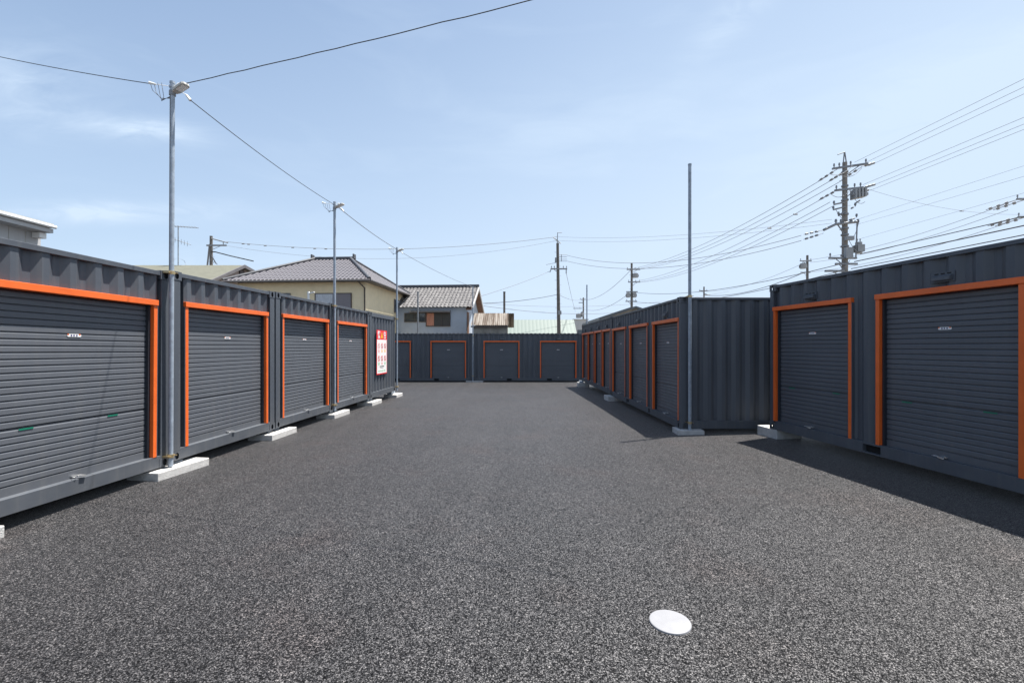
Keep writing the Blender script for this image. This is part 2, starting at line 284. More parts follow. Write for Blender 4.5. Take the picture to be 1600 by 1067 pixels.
def shutter(root, x0, x1, green, vent, lit):
    """orange frame x0..x1 (outer), roller curtain inside it"""
    jw = .055; zt = 2.19; zb = ZB-.003
    f = MB(); f.box(x0, x0+jw, -.002, .098, zb, zt-.07); f.box(x1-jw, x1, -.002, .098, zb, zt-.07); f.box(x0-.006, x1+.006, -.014, .098, zt-.07, zt)
    f.build('shutter_frame', 'orange', root, bevel=.004)
    for q in (x0-.012, x1+.001): MB().box(q, q+.011, .0, .10, zb, zt-.071).build('frame_flange', 'paint', root)
    a, b = x0+jw, x1-jw
    s = MB(); z = zb+.10; n = 0
    pr = [(zb+.002, .062), (zb+.085, .062), (zb+.09, .076), (z, .080)]
    while z < zt-.075:
        pr += [(z, .080), (z+.003, .0795), (z+.0035, .062), (z+.047, .0633), (z+.059, .0705), (z+.062, .0795)]
        z += .066; n += 1
        if n == 8: pr += [(z-.003, .086), (z+.012, .086)]; z += .016
    s.add([(x, y+.022, zz) for zz, y in pr for x in (a+.02, b-.02)], [(2*i, 2*i+1, 2*i+3, 2*i+2) for i in range(len(pr)-1)])
    c = s.build('roller_shutter', 'slat', root)
    for q0, q1 in ((a+.001, a+.03), (b-.03, b-.001)):
        MB().box(q0, q1, .045, .097, zb+.001, zt-.072).build('guide_rail', 'dark', c)
    # number sticker
    cx = (a+b)/2; st = MB(); zs = 1.70
    k = 8; w = .060; h = .016
    pts = [(cx+w*sx+(h*math.cos(t) if True else 0), .0815, zs+h*math.sin(t)) for sx, t0 in ((1, -90), (-1, 90)) for t in [R(t0+180*j/k) for j in range(k+1)]]
    st.prism(pts, (0, -.0015, 0)); so = st.build('number_sticker', 'white', c)
    for q in (cx-.074, cx+.050): MB().box(q, q+.016, .0785, .0797, zs+.003, zs+.016).build('sticker_mark', 'orange', so)
    for q in (-.040, -.012, .018): MB().box(cx+q, cx+q+.016, .0785, .0797, zs-.009, zs+.009).build('sticker_mark', 'navy', so)
    if green:
        for q in (-.46, .46):
            MB().box(cx+q-.065, cx+q+.065, .0805, .0825, ZB+.10+8*.066-.006-.016, ZB+.10+8*.066-.006).build('green_sticker', 'green', c)
    hd = MB(); hz_ = ZB+.012
    hd.box(cx-.03, cx+.035, .06, .082, hz_, hz_+.02); hd.tube([(cx-.055, .03, hz_+.012), (cx-.08, .0, hz_+.018), (cx-.05, -.012, hz_+.02), (cx-.03, .02, hz_+.016)], .004, 6)
    hd.build('latch', 'silver', c)
    hl = MB(); hl.prism([(cx-.015, .035, hz_+.012), (cx-.005, -.02, hz_+.008), (cx+.05, -.02, hz_), (cx+.058, -.005, hz_), (cx+.03, .035, hz_+.012)], (0, 0, .014))
    hl.build('latch_lever', 'silver', c)
    if vent:
        v = MB(); vx = cx+.04; vz = 2.29
        v.box(vx-.13, vx+.13, .004, .019, vz-.05, vz+.07)
        v.add([(vx-.11, .004, vz-.03), (vx+.11, .004, vz-.03), (vx+.10, -.035, vz-.028), (vx-.10, -.035, vz-.028), (vx-.11, .004, vz+.035), (vx+.11, .004, vz+.035), (vx+.105, -.035, vz+.012), (vx-.105, -.035, vz+.012)],
              [(0, 1, 2, 3), (4, 7, 6, 5), (3, 2, 6, 7), (0, 3, 7, 4), (1, 5, 6, 2)])
        vo = v.build('vent', 'paint', root)
        for q in (-.07, 0, .07): MB().box(vx+q-.022, vx+q+.022, .0015, .0045, vz+.042, vz+.056).build('vent_slot', 'black', vo)
def container(name, loc, rz, Wd, Dp, doors, label, vent=False, green=True, pockets=(), end_face=False, tilt=0, post=.15, head=.061):
    root = empty(name, loc, rz, label, 'container', 'grey storage containers'); root.rotation_euler = (0, tilt, rz)
    ZTl = CH-head
    sides = (('front_wall', lambda p: p, Wd), ('end_wall', lambda p: (Wd-p[1], p[0], p[2]), Dp), ('back_wall', lambda p: (Wd-p[0], Dp-p[1], p[2]), Wd), ('end_wall', lambda p: (p[1], Dp-p[0], p[2]), Dp))
    for i, (nm, T, w) in enumerate(sides):
        pw = post if i in (0, 2) else .15
        mb = MB(T)
        if i == 0 and doors:
            cur = pw; we = w-pw
            if Wd < 3:      # deep channels beside the corner posts
                for c0, c1 in ((pw-.004, pw+.062), (w-pw-.060, w-pw+.004)):
                    mb.quad((c0, .15, ZB-.005), (c1, .15, ZB-.005), (c1, .15, ZTl+.01), (c0, .15, ZTl+.01))
                    e = c1 if c0 < w/2 else c0; mb.quad((e, .012, ZB-.005), (e, .15, ZB-.005), (e, .15, ZTl+.01), (e, .012, ZTl+.01))
                cur = pw+.062; we = w-pw-.060
            for a, b in doors:
                if a-cur > .005: corr(mb, cur, a+.004, ZB-.005, ZTl+.01, ph=pw)
                corr(mb, max(a+.004, cur), min(b-.004, we), 2.15, ZTl+.01, ph=pw); cur = b-.004
            if we-cur > .005: corr(mb, cur, we, ZB-.005, ZTl+.01, ph=pw)
        else: corr(mb, pw, w-pw, ZB-.005, ZTl+.01, ph=pw-.02)
        mb.build(nm, 'paint', root)
        MB(T).box(pw-.01, w-pw+.01, .003, .07, ZTl, CH-.012).build('top_rail', 'paint', root, bevel=.004)
        br = MB(T)
        if i == 0 and pockets:
            cur = .14
            for a, b in pockets:
                br.box(cur, a, .002, .09, 0, ZB); br.box(a, b, .002, .09, ZB-.03, ZB); br.box(a, b, .002, .09, 0, .02); cur = b
            br.box(cur, w-.14, .002, .09, 0, ZB)
            for a, b in pockets: MB(T).box(a+.003, b-.003, .06, .3, .022, ZB-.032).build('forklift_pocket', 'black', root)
        else: br.box(.14, w-.14, .002, .09, 0, ZB)
        br.build('bottom_rail', 'paint', root, bevel=.003)
    for (x0, sx) in ((0, 1), (Wd, -1)):
        for (y0, sy) in ((0, 1), (Dp, -1)):
            xa, xb = sorted((x0, x0+sx*post)); ya, yb = sorted((y0, y0+sy*.15))
            p = MB(); p.box(xa+.002, xb-.002, ya+.002, yb-.002, .118, CH-.118); po = p.build('corner_post', 'paint', root, bevel=.006)
            xa, xb = sorted((x0, x0+sx*.165)); ya, yb = sorted((y0, y0+sy*.165))
            xa -= .003; xb += .003 if sx < 0 else 0; ya -= .003; yb += .003 if sy < 0 else 0
            for z0, z1 in ((0, .118), (CH-.118, CH)):
                c = MB(); casting(c, xa, xb, ya, yb, z0, z1); c.build('corner_casting', 'paint', po)
    rf = MB(); pr = cprof(.06, Wd-.06, .06, .022, .23)
    if Wd > 3: rf.add([(u, y, CH-.002+(.022 if loc[1] > 24 else .0)-d) for u, d in pr for y in (.10, Dp-.10)], [(2*i, 2*i+2, 2*i+3, 2*i+1) for i in range(len(pr)-1)])
    else:
        pr = cprof(.06, Dp-.06, .06, .022, .23)
        rf.add([(x, u, CH-.016-d) for u, d in pr for x in (.06, Wd-.06)], [(2*i, 2*i+2, 2*i+3, 2*i+1) for i in range(len(pr)-1)])
    rf.build('roof', 'paint', root)
    MB().box(.05, Wd-.05, .088, Dp-.088, .10, .13).build('floor', 'dark', root)
    if doors:
        mb = MB(); mb.box(doors[0][0]+.02, doors[-1][1]-.02, .112, .12, ZB, 2.3); mb.build('lining', 'dark', root)
    for a, b in doors: shutter(root, a, b, green, vent, False)
    return root
lx = lambda y: -(4.92-.05*y)
LY = [3.695, 6.175, 8.65, 11.12, 13.595]; LZ = [.148, .155, .165, .163, .16]
LL = ['grey container at the left edge, its wide orange framed shutter cut off',
      'grey container between the tall near lamp post and the first pair of corner posts',
      'grey container in the left row, its shutter just before the second lamp post',
      'grey container in the left row between the second lamp post and the warning sign',
      'grey container with plain corrugated wall bearing the red warning sign']
YL = math.atan2(1, .05)
for i in range(5):
    y = LY[i]
    container('shipping_container', (lx(y), y, LZ[i]), YL, 2.438, 6.058, [(.235, 2.225)] if i < 4 else [], LL[i], green=i == 0, tilt=R(.5) if i == 0 else 0, head=.07 if i < 4 else .13)
YR = math.atan2(-1, .124)
container('shipping_container', (4.69, 8.28, .232), YR, 6.058, 2.438, [(.09, 1.72), (2.10, 3.74), (4.12, 5.76)], 'grey container nearest on the right with wide orange framed shutters, cut by the right edge', vent=True, pockets=((1.90, 2.17), (3.88, 4.15)), post=.095)
YQ = math.atan2(-1, .005)
container('shipping_container', (3.27, 14.99, .10), YQ, 6.058, 2.438, [(.12, 1.80), (2.24, 3.92), (4.30, 5.975)], 'grey container in the middle right with the tall bare pole at its near corner', vent=True, green=False, pockets=((1.93, 2.2), (3.96, 4.13)), post=.085)
container('shipping_container', (3.24, 21.10, .12), YQ, 6.058, 2.438, [(.10, 1.46), (1.59, 2.95), (3.11, 4.47), (4.60, 5.96)], 'grey container with four narrow orange framed shutters, farthest in the right row', vent=True, green=False, post=.085)
container('shipping_container', (-8.22, 24.9, -.17), 0, 6.058, 2.438, [(.70, 2.68), (3.76, 5.70)], 'shaded grey container across the far end, left of the thin back pole', vent=True, green=False, pockets=((1.8, 2.07), (3.95, 4.22)), post=.12)
container('shipping_container', (-2.135, 24.9, -.17), 0, 6.058, 2.438, [(.58, 2.54), (3.67, 5.66)], 'shaded grey container across the far end, right of the thin back pole', vent=True, green=False, pockets=((1.85, 2.12), (4.05, 4.32)), post=.12)

# ---------------------------------------------------------------- concrete pads under the joints
def pad(x, y, l, w, rz, top, label, cap=None):
    z = gz(x, y); h_ = min(top-z-.003, .105 if x < 0 else .2); o = MB().box(-w/2, w/2, -l/2, l/2, -.02, h_).build('concrete_block', 'conc', None, bevel=.008)
    if top-z-h_ > .012:
        for q in (-.12, .12): MB().box(-.17, -.0, q-.08, q+.08, h_-.001, top-z-.002).build('shim_plate', 'galv', o)
    o.location = (x, y, z); o.rotation_euler = (0, 0, rz); tag(o, label, 'concrete block', 'concrete blocks under the containers')
PY = [(3.705, .84), (6.23, .82), (8.74, .86), (11.35, .9), (13.85, .85), (16.15, .72)]
PLb = ['white concrete block cut by the left edge under the nearest left container', 'long white concrete block at the foot of the tall near lamp post',
       'white concrete block under the first paired corner posts of the left row', 'white concrete block at the foot of the second lamp post', 'white concrete block under the left end of the warning sign container',
       'white concrete block at the foot of the farthest lamp post on the left']
for i, (y, l) in enumerate(PY):
    zt = [.148, .126, .155, .163, .16, .16][i]
    pad(lx(y)-.10+(.03 if i == 1 else 0), y, l, .46, -math.atan(.05)-(R(5) if i == 1 else 0), zt, PLb[i])
pad(3.47, 8.97, .40, .50, R(-4), .10, 'thin grey concrete block at the foot of the bare pole')
pad(3.32, 14.98, .62, .45, R(2), .10, 'shaded concrete block midway along the right row')
pad(3.30, 21.12, .5, .5, 0, .12, 'shaded concrete block at the far end of the right row')
pad(4.93, 8.40, .52, .50, R(7), .232, 'thick grey concrete block at the far corner of the nearest right container')
pad(-2.05, 24.98, .3, .94, 0, -.17, 'wide concrete block at the foot of the thin back pole')

# ---------------------------------------------------------------- steel poles with yard lamps
def lamp_pole(base, top, r, label, lamp=True, nrm=(1, 0), clamps=(), cat='lamp post', junk=True):
    b, t = Vector(base), Vector(top); o = empty('lamp_post' if lamp else 'steel_pole', base, 0, label, cat, 'steel poles clamped to the containers')
    d = t-b
    MB().tube([(0, 0, 0), tuple(d)], r, 14).build('pole', 'galv', o)
    c = MB().tube([tuple(d*.9995), tuple(d+Vector((0, 0, .025)))], r*1.12, 14).build('pole_cap', 'galv', o)
    nx_, ny_ = nrm
    for zc in clamps:
        p = d*((zc-b.z)/d.z)
        m = MB(); m.tube([(p.x, p.y, p.z-.022), (p.x, p.y, p.z+.022)], r*1.3, 12)
        m.box(p.x-nx_*.09-.035*abs(ny_)-.012*abs(nx_), p.x+.035*abs(ny_)+.012, p.y-ny_*.09-.06*abs(nx_), p.y+.045*abs(nx_)+.012, p.z-.012, p.z+.012)
        for q in (-.05, .05): m.tube([(p.x+nx_*.05-ny_*q, p.y+ny_*.05-abs(nx_)*q, p.z), (p.x-nx_*.12-ny_*q, p.y-ny_*.12-abs(nx_)*q, p.z)], .006, 6)
        m.build('clamp', 'zinc', o)
    if lamp:
        z = d.z-.13; x = d.x; y = d.y
        T = Matrix.Translation((x+r, y, z))@Matrix.Rotation(R(-20), 4, 'Z')@Matrix.Rotation(R(-16), 4, 'Y')
        f = lambda p: T@Vector(p)
        h = MB(f); h.prism([(0, -.03, 0), (.05, -.05, 0), (.22, -.055, .0), (.24, -.035, 0), (.24, .035, 0), (.22, .055, 0), (.05, .05, 0), (0, .03, 0)], (0, 0, .032))
        h.prism([(.03, -.035, .032), (.19, -.035, .032), (.19, .035, .032), (.03, .035, .032)], (0, 0, .010))
        ho = h.build('lamp_head', 'lampg', o, bevel=.006)
        g_ = MB(f); g_.box(.08, .215, -.038, .038, -.004, -.0005); g_.build('lamp_lens', 'white', ho)
        k = MB(); k.tube([(x, y, z-.03), (x, y, z+.03)], r*1.35, 12); k.build('lamp_bracket', 'gmetal', o)
    if junk:
        x, y, z = d.x, d.y, d.z
        MB().tube([(x, y, z-.06), (x, y, z-.03)], r*1.3, 12).build('pole_band', 'galv', o)
        for q in ((-.30, -.02, .03), (.13, -.04, .0), (.20, .06, -.16)):
            m = MB(); m.tube([(x, y, z-.04), (x+q[0]*.7, y+q[1], z-.035+q[2]*.5)], .004, 6); m.tube([(x+q[0]*.7, y+q[1], z-.035+q[2]*.5), (x+q[0]*.98, y+q[1], z-.03+q[2])], .012, 8, r1=.019)
            m.build('insulator', 'white', o)
        m = MB()
        for j in range(4):
            m.tube([(x-.28+.05*j, y-.02, z+.0), (x-.25+.05*j, y-.02, z-.10-.03*j), (x-.14, y-.01, z-.20-.012*j), (x-.03, y, z-.20+.01*j)], .0035, 5)
        m.build('drop_wire', 'cableg', o)
    MB().tube([(-.008, -r-.003, .1), (d.x-.008, d.y-r-.003, d.z-.15)], .0035, 6).build('riser_cable', 'cableg', o)
    return o
p1b = (lx(6.07)+.062, 6.07, .12); p1t = (lx(6.07)+.062+.025, 6.07, 5.22)
lamp_pole(p1b, p1t, .029, 'tall galvanised lamp post nearest on the left, before the first container joint', clamps=(.26, 2.70))
p2t = (lx(11.05)+.06, 11.05, 5.20); lamp_pole((lx(11.05)+.06, 11.05, .16), p2t, .030, 'second lamp post of the left row, standing before the beige house', clamps=(.3, 2.70))
p3t = (lx(16.05)+.06, 16.05, 5.18); lamp_pole((lx(16.05)+.06, 16.05, .15), p3t, .030, 'farthest lamp post of the left row, just right of the warning sign', clamps=(.3, 2.68))
lamp_pole((3.45, 8.83, .09), (3.45, 8.83, 5.23), .031, 'tall bare steel pole at the corner of the middle right container', lamp=False, clamps=(.24, 2.69), nrm=(0, -1), cat='pole', junk=False)
lamp_pole((3.49, 21.2, -.14), (3.49, 21.2, 4.55), .03, 'thin distant pole rising behind the far end of the right row', lamp=False, cat='pole', junk=False)
bpt = (-2.135, 24.84, 4.96); lamp_pole((-2.135, 24.84, -.17), bpt, .03, 'thin pale pole before the joint of the two far containers', lamp=False, clamps=(.1, 2.3), nrm=(0, -1), cat='pole', junk=False)
# small pale post seen over the containers before the beige house window
o = empty('lamp_post', P(482, 541, 19.0)-Vector((0, 0, 1.9)), 0, 'short pale lamp post poking up before the beige house window', 'lamp post')
MB().tube([(0, 0, 0), (0, 0, 4.18)], .045, 10).build('pole', 'white', o)
MB().prism([(.03, -.05, 4.08), (.24, -.05, 4.14), (.24, .05, 4.14), (.03, .05, 4.08)], (0, 0, .04)).build('lamp_head', 'white', o)

def sagline(a, b, sag, n=24):
    a, b = Vector(a), Vector(b); return [a.lerp(b, i/n)-Vector((0, 0, 4*sag*(i/n)*(1-i/n))) for i in range(n+1)]
def wire(a, b, sag, r, label, name='power_line', cat='wire', group=None, m='cableg', beads=(), wob=0, n=24):
    pts = sagline(a, b, sag, n)
    if wob: pts = [p+Vector((0, 0, random.uniform(-wob, wob))) if 0 < i < n else p for i, p in enumerate(pts)]
    mb = MB(); mb.tube(pts, r, 5)
    for f_ in beads:
        p = pts[int(f_*n)]; mb.tube([p-Vector((.12, 0, .03)), p+Vector((.12, 0, -.03))], r*3, 6)
    return tag(mb.build(name, m), label, cat, group)
tp = Vector(p1t)
wire(tp+Vector((-.30, 0, -.0)), P(-260, 22, 8.2), .10, .0055, 'dark cable running left from the top of the nearest lamp post', 'lamp_cable', 'cable', 'cables of the yard lamps', 'cable')
wire(tp+Vector((.13, -.03, -.03)), P(830, -3, 4.6)+(P(830, -3, 4.6)-tp)*.35, .02, .0055, 'dark cable running up to the right across the top of the sky', 'lamp_cable', 'cable', 'cables of the yard lamps', 'cable', wob=.006)
wire(tp+Vector((.20, .06, -.19)), Vector(p2t)+Vector((-.05, 0, -.02)), .06, .006, 'dark cable between the nearest lamp post and the second', 'lamp_cable', 'cable', 'cables of the yard lamps', 'cable')
wire(Vector(p2t)+Vector((.08, 0, -.1)), Vector(p3t)+Vector((-.04, 0, -.02)), .05, .009, 'dark cable between the second and third lamp posts on the left', 'lamp_cable', 'cable', 'cables of the yard lamps', 'cableg')
wire(Vector(p3t)+Vector((.05, 0, -.08)), bpt, .10, .008, 'thin cable from the farthest left lamp post to the thin back pole', 'lamp_cable', 'cable', 'cables of the yard lamps', 'cableg')

# ---------------------------------------------------------------- warning sign on the last left container
sg = empty('warning_sign', (lx(14.12)+.006, 14.12, .83), YL, 'red and white warning sign with six pictograms on the grey corrugated container wall', 'sign')
sw, sh = .98, 1.40
MB().box(0, sw, -.008, 0, 0, sh).build('sign_board', 'signred', sg)
MB().box(.035, sw-.035, -.0095, -.0082, .035, sh-.30).build('sign_panel', 'signw', sg)
def txt(s, x, z, h, m, par, y=-.0105, name='lettering'):
    c = bpy.data.curves.new('t', 'FONT'); c.body = s; c.size = h; c.align_x = 'CENTER'; c.extrude = .0005; c.offset = h*.012
    o = bpy.data.objects.new('t', c); COL.objects.link(o); dg = bpy.context.evaluated_depsgraph_get(); dg.update()
    me = bpy.data.meshes.new_from_object(o.evaluated_get(dg)); bpy.data.objects.remove(o)
    me.transform(Matrix.Translation((x, y, z))@Matrix.Rotation(R(90), 4, 'X')); me.materials.clear(); me.materials.append(M[m])
    q = bpy.data.objects.new(name, me); COL.objects.link(q); q.parent = par; return q
txt('警', .21, sh-.245, .26, 'signw', sg); txt('告', .77, sh-.245, .26, 'signw', sg)
MB().prism([(.38, -.0085, sh-.25), (.60, -.0085, sh-.25), (.49, -.0085, sh-.045)], (0, -.002, 0)).build('warning_triangle', 'yellow', sg)
m = MB(); m.box(.482, .498, -.0115, -.0106, sh-.19, sh-.10); m.box(.482, .498, -.0115, -.0106, sh-.225, sh-.205); m.build('exclamation_mark', 'signblk', sg)
def ring(mb, cx, cz, r0, r1, y, n=20):
    v = [(cx+r*math.cos(2*math.pi*i/n), y, cz+r*math.sin(2*math.pi*i/n)) for r in (r0, r1) for i in range(n)]
    mb.add(v, [(i, (i+1) % n, n+(i+1) % n, n+i) for i in range(n)])
k = 0
for row, cz in enumerate((.90, .50)):
    for cx in (.20, .49, .78):
        m = MB(); ring(m, cx, cz, .075, .095, -.0105); m.prism([(cx-.06, -.0105, cz+.045), (cx-.045, -.0105, cz+.06), (cx+.06, -.0105, cz-.045), (cx+.045, -.0105, cz-.06)], (0, -.0006, 0))
        m.build('prohibition_ring', 'signpnk' if row == 0 and cx < .3 else 'signred', sg)
        m = MB()
        if k % 3: m.prism([(cx-.035, -.0098, cz-.055), (cx+.035, -.0098, cz-.055), (cx+.018, -.0098, cz+.03), (cx-.018, -.0098, cz+.03)], (0, -.0004, 0))
        m.box(cx-.018, cx+.018, -.0103, -.0098, cz-.03 if k % 3 else cz-.055, cz+.06 if row else cz+.05)
        m.build('pictogram', 'signblk' if k else 'gmetal', sg)
        m = MB()
        for q in range(3): m.box(cx-.085+.01*q, cx+.085-.012*q, -.0103, -.0098, cz-.145-.03*q, cz-.128-.03*q)
        m.build('caption', ('signpnk', 'yellow', 'yellow', 'signgrn', 'signpnk', 'signgrn')[k], sg); k += 1
m = MB(); m.box(.27, .70, -.0103, -.0098, .235, .262); m.box(.33, .63, -.0103, -.0098, .195, .21); m.build('caption', 'signblk', sg)
m = MB()
for q in range(4): m.box(.16+.18*q, .27+.18*q, -.0103, -.0098, .085, .125)
m.build('caption', 'signgrn', sg)

# ---------------------------------------------------------------- round white cover in the asphalt
cv = empty('drain_cover', (.985, 2.835, gz(.98, 2.8)), 0, 'round white inspection cover set in the dark asphalt in the foreground', 'manhole cover')
def lathe(prof, n=64):
    mb = MB(); v = [(r*math.cos(2*math.pi*i/n), r*math.sin(2*math.pi*i/n), z) for r, z in prof for i in range(n)]
    mb.add(v, [(j*n+i, j*n+(i+1) % n, (j+1)*n+(i+1) % n, (j+1)*n+i) for j in range(len(prof)-1) for i in range(n)], True); return mb
m = lathe([(.1255, -.01), (.1255, .007), (.1235, .0105), (.118, .0115), (.0, .012)]); m.build('lid', 'cover', cv)

# ---------------------------------------------------------------- houses
def window(root, x0, x1, z0, z1, T=None, fr='brown', panes=('glass', 'glass'), y=0, hood=False, name='window'):
    T = T or (lambda p: p); t = .05
    f = MB(T); f.box(x0, x1, y-.06, y+.02, z1-t, z1); f.box(x0, x1, y-.08, y+.02, z0, z0+t); f.box(x0, x0+t, y-.06, y+.02, z0+t, z1-t); f.box(x1-t, x1, y-.06, y+.02, z0+t, z1-t)
    w = (x1-x0-2*t)/len(panes)
    for i in range(1, len(panes)): f.box(x0+t+w*i-.02, x0+t+w*i+.02, y-.055, y+.02, z0+t, z1-t)
    fo = f.build(name, fr, root)
    for i, p in enumerate(panes):
        MB(T).box(x0+t+w*i+.021*(i > 0), x0+t+w*(i+1)-.021*(i < len(panes)-1), y-.035-.006*(i % 2), y-.01, z0+t, z1-t).build({'glass': 'pane', 'curtain': 'curtain', 'salmon': 'wooden_panel'}.get(p, 'shutter_panel'), p, fo)
    if hood: MB(T).prism([(x0-.08, y, z1+.16), (x0-.08, y-.35, z1+.05), (x0-.08, y-.35, z1+.01), (x0-.08, y, z1+.03)], (x1-x0+.16, 0, 0)).build('window_hood', 'gutter', fo)
    return fo
def tiled(e0, e1, t0, t1, rib=.27, amp=.035, rows=12, step=.02, sharp=False):
    """roof slope from eave e0-e1 up to t0-t1 (t may be narrower: hipped), raised ribs up the slope"""
    e0, e1, t0, t1 = map(Vector, (e0, e1, t0, t1)); ex = (e1-e0); Wd = ex.length; ux = ex/Wd
    s0 = (t0-e0).dot(ux); s1 = Wd-(t1-e0).dot(ux); up = (t0-e0)-ux*s0
    n = up.cross(ux).normalized(); n = -n if n.z < 0 else n
    mb = MB(); k = max(2, int(Wd/rib)); per = 6; cols = []
    for i in range(k*per+1):
        u = Wd*i/(k*per); f = (i % per)/per
        h = amp*abs(math.cos(math.pi*f))**(1 if sharp else .7)
        tm = 1.0
        if s0 > .01: tm = min(tm, u/s0)
        if s1 > .01: tm = min(tm, (Wd-u)/s1)
        cols.append((u, h, max(0, tm)))
    vs = []; rr = rows*2
    for (u, h, tm) in cols:
        for j in range(rows):
            for q in (0, 1):
                t = min((j+q*.98)/rows, tm); vs.append(tuple(e0+ux*u+up*t+n*(h+step*(1-q))))
    fs = [(i*rr+j, (i+1)*rr+j, (i+1)*rr+j+1, i*rr+j+1) for i in range(len(cols)-1) for j in range(rr-1) if cols[i][2] > j//2/rows or cols[i+1][2] > j//2/rows]
    mb.add(vs, fs); return mb

# white house far left
h = empty('white_house', (-14.5, 14.0, -.3), 0, 'white house with grey eaves at the far left edge above the container', 'house')
MB().box(-7, 0, -9, 0, 0, 5.55).build('wall', 'wall_w', h)
m = MB()
for i in range(20): m.box(.0, .012, -9+.45*i, -8.985+.45*i, 0, 5.5)
m.build('siding_joint', 'lampg', h)
rf = MB().prism([(.45, -.04, 5.62), (-3.5, -.04, 6.1), (-7.5, -.04, 5.6), (-7.5, -.04, 5.75), (-3.5, -.04, 6.25), (.45, -.04, 5.76)], (0, -9.3, 0)); rfo = rf.build('roof', 'lampg', h)
MB().box(.01, .44, -9.3, -.05, 5.48, 5.6).build('eave', 'wall_w', h)
MB().tube([(.49, -9.3, 5.66), (.49, -.03, 5.66)], .05, 10).build('gutter', 'white', h)
MB().box(.02, .26, -.28, -.08, 5.30, 5.46).build('eave_bracket', 'white', h)
Tx = lambda p: (-p[1], p[0], p[2])   # local x -> +y on the +x wall
window(h, -3.2, -1.35, 3.3, 4.72, Tx, 'lampg', ('shut', 'shut'))
MB(Tx).box(-3.3, -1.0, -.30, 0, 4.80, 5.02).build('shutter_box', 'white', h)

# green-roofed house with a cream gable
A = P(381, 414.5, 30); gB = P(325, 440, 26.6); bk = Vector((A.x, 34.2, A.z-.65))
h = empty('green_roofed_house', (A.x, 26.6, -.3), 0, 'house with low moss green roof and cream gable behind the left containers', 'house')
q = lambda v: tuple(Vector(v)-Vector((A.x, 26.6, -.3)))
eb = Vector((A.x, 26.6, 5.55)); wl = -12
m = MB(); m.poly([q((A.x-.3, 26.9, 0)), q((A.x-.3, 34, 0)), q((A.x-.3, 34, bk.z-.1)), q((A.x-.3, 30, A.z-.12)), q((A.x-.3, 26.9, 5.55))])
m.quad(q((A.x-.3, 26.9, 0)), q((A.x+wl, 26.9, 0)), q((A.x+wl, 26.9, 5.55)), q((A.x-.3, 26.9, 5.55))); m.quad(q((A.x+wl, 26.9, 0)), q((A.x+wl, 34, 0)), q((A.x+wl, 34, 5.5)), q((A.x+wl, 26.9, 5.55)))
m.build('wall', 'cream', h)
m = MB(); m.prism([q((A.x, 26.4, 5.48)), q((A.x, 30, A.z)), q((A.x, 30, A.z-.1)), q((A.x, 26.4, 5.38))], (wl-.3, 0, 0)); m.prism([q((A.x, 30, A.z)), q((A.x, 34.3, bk.z)), q((A.x, 34.3, bk.z-.1)), q((A.x, 30, A.z-.1))], (wl-.3, 0, 0)); m.build('roof', 'shingle', h)
m = MB(); m.prism([q((A.x+.005, 26.35, 5.46)), q((A.x+.005, 30, A.z+.03)), q((A.x+.005, 34.3, bk.z+.03)), q((A.x+.005, 34.3, bk.z-.16)), q((A.x+.005, 30, A.z-.17)), q((A.x+.005, 26.35, 5.26))], (.08, 0, 0)); m.build('bargeboard', 'gutter', h)
MB().box(-.30, -.22, 3.35, 3.85, A.z-.62+.3, A.z-.17+.3).build('gable_vent', 'brown', h)
# aerial on that roof
ab = P(277.5, 415, 30)
h = empty('tv_antenna', (ab.x, 30.05, ab.z-.02), 0, 'thin television aerial on the ridge of the green roofed house', 'antenna')
MB().tube([(0, 0, 0), (0, 0, 2.65)], .028, 8).build('mast', 'gmetal', h)
m = MB(); m.tube([(-.3, 0, 2.62), (1.15, .3, 2.58)], .018, 6)
for i in range(9): m.tube([(-.25+.16*i, -.22+.03*i, 2.61), (-.25+.16*i, .22+.03*i, 2.61)], .012, 5)
m.build('aerial', 'gmetal', h)
m = MB(); m.tube([(-.25, 0, 1.75), (.5, .5, 1.5)], .018, 6)
for i in range(5): m.tube([(-.2+.13*i, .1*i, 1.55-.04*i), (-.2+.13*i, .1*i, 1.88-.04*i)], .012, 5)
m.build('aerial', 'gmetal', h)
m = MB(); m.tube([(-.55, 0, .0), (-.4, 0, .35), (0, 0, .55), (.4, 0, .35), (.55, 0, 0)], .01, 5); m.build('guy_wire', 'gmetal', h)

# beige hip-roofed house
cA = Vector((-8.85, 27.5)); yaw = R(-4)
h = empty('beige_house', (cA.x, cA.y, -.3), yaw, 'two storey beige house with hipped grey tile roof behind the left row', 'house')
zE = 6.0; Wc = 8.1; Dc = 7.4
m = MB(); m.box(-Wc, 0, 0, Dc, 0, zE); m.build('wall', 'beige', h)
ov = .55; zr = 8.0; rl, rr_ = -5.0, -2.55; ym = Dc/2
zo = zE-.02
a = (-Wc-ov, -ov, zo); b = (ov-.1, -ov, zo); c = (ov-.1, Dc+ov, zo); d = (-Wc-ov, Dc+ov, zo); r0 = (rl, ym, zr); r1 = (rr_, ym, zr)
ro = tiled(a, b, r0, r1, .25, .05, 14, .02).build('roof', 'tile', h)
tiled(b, c, r1, r1, .25, .05, 14, .02).build('roof_slope', 'tile', ro); tiled(c, d, r1, r0, .25, .05, 14).build('roof_slope', 'tile', ro); tiled(d, a, r0, r0, .25, .05, 14).build('roof_slope', 'tile', ro)
for p_, q_ in ((a, r0), (b, r1), (c, r1), (d, r0)):
    v0, v1 = Vector(p_), Vector(q_); MB().tube([v0+Vector((0, 0, .06)), v0.lerp(v1, .45)+Vector((0, 0, .09)), v1+Vector((0, 0, .1))], .10, 8).build('hip_ridge', 'ridge', ro)
MB().box(rl-.25, rr_+.25, ym-.13, ym+.13, zr-.02, zr+.18).build('ridge', 'ridge', ro, bevel=.03)
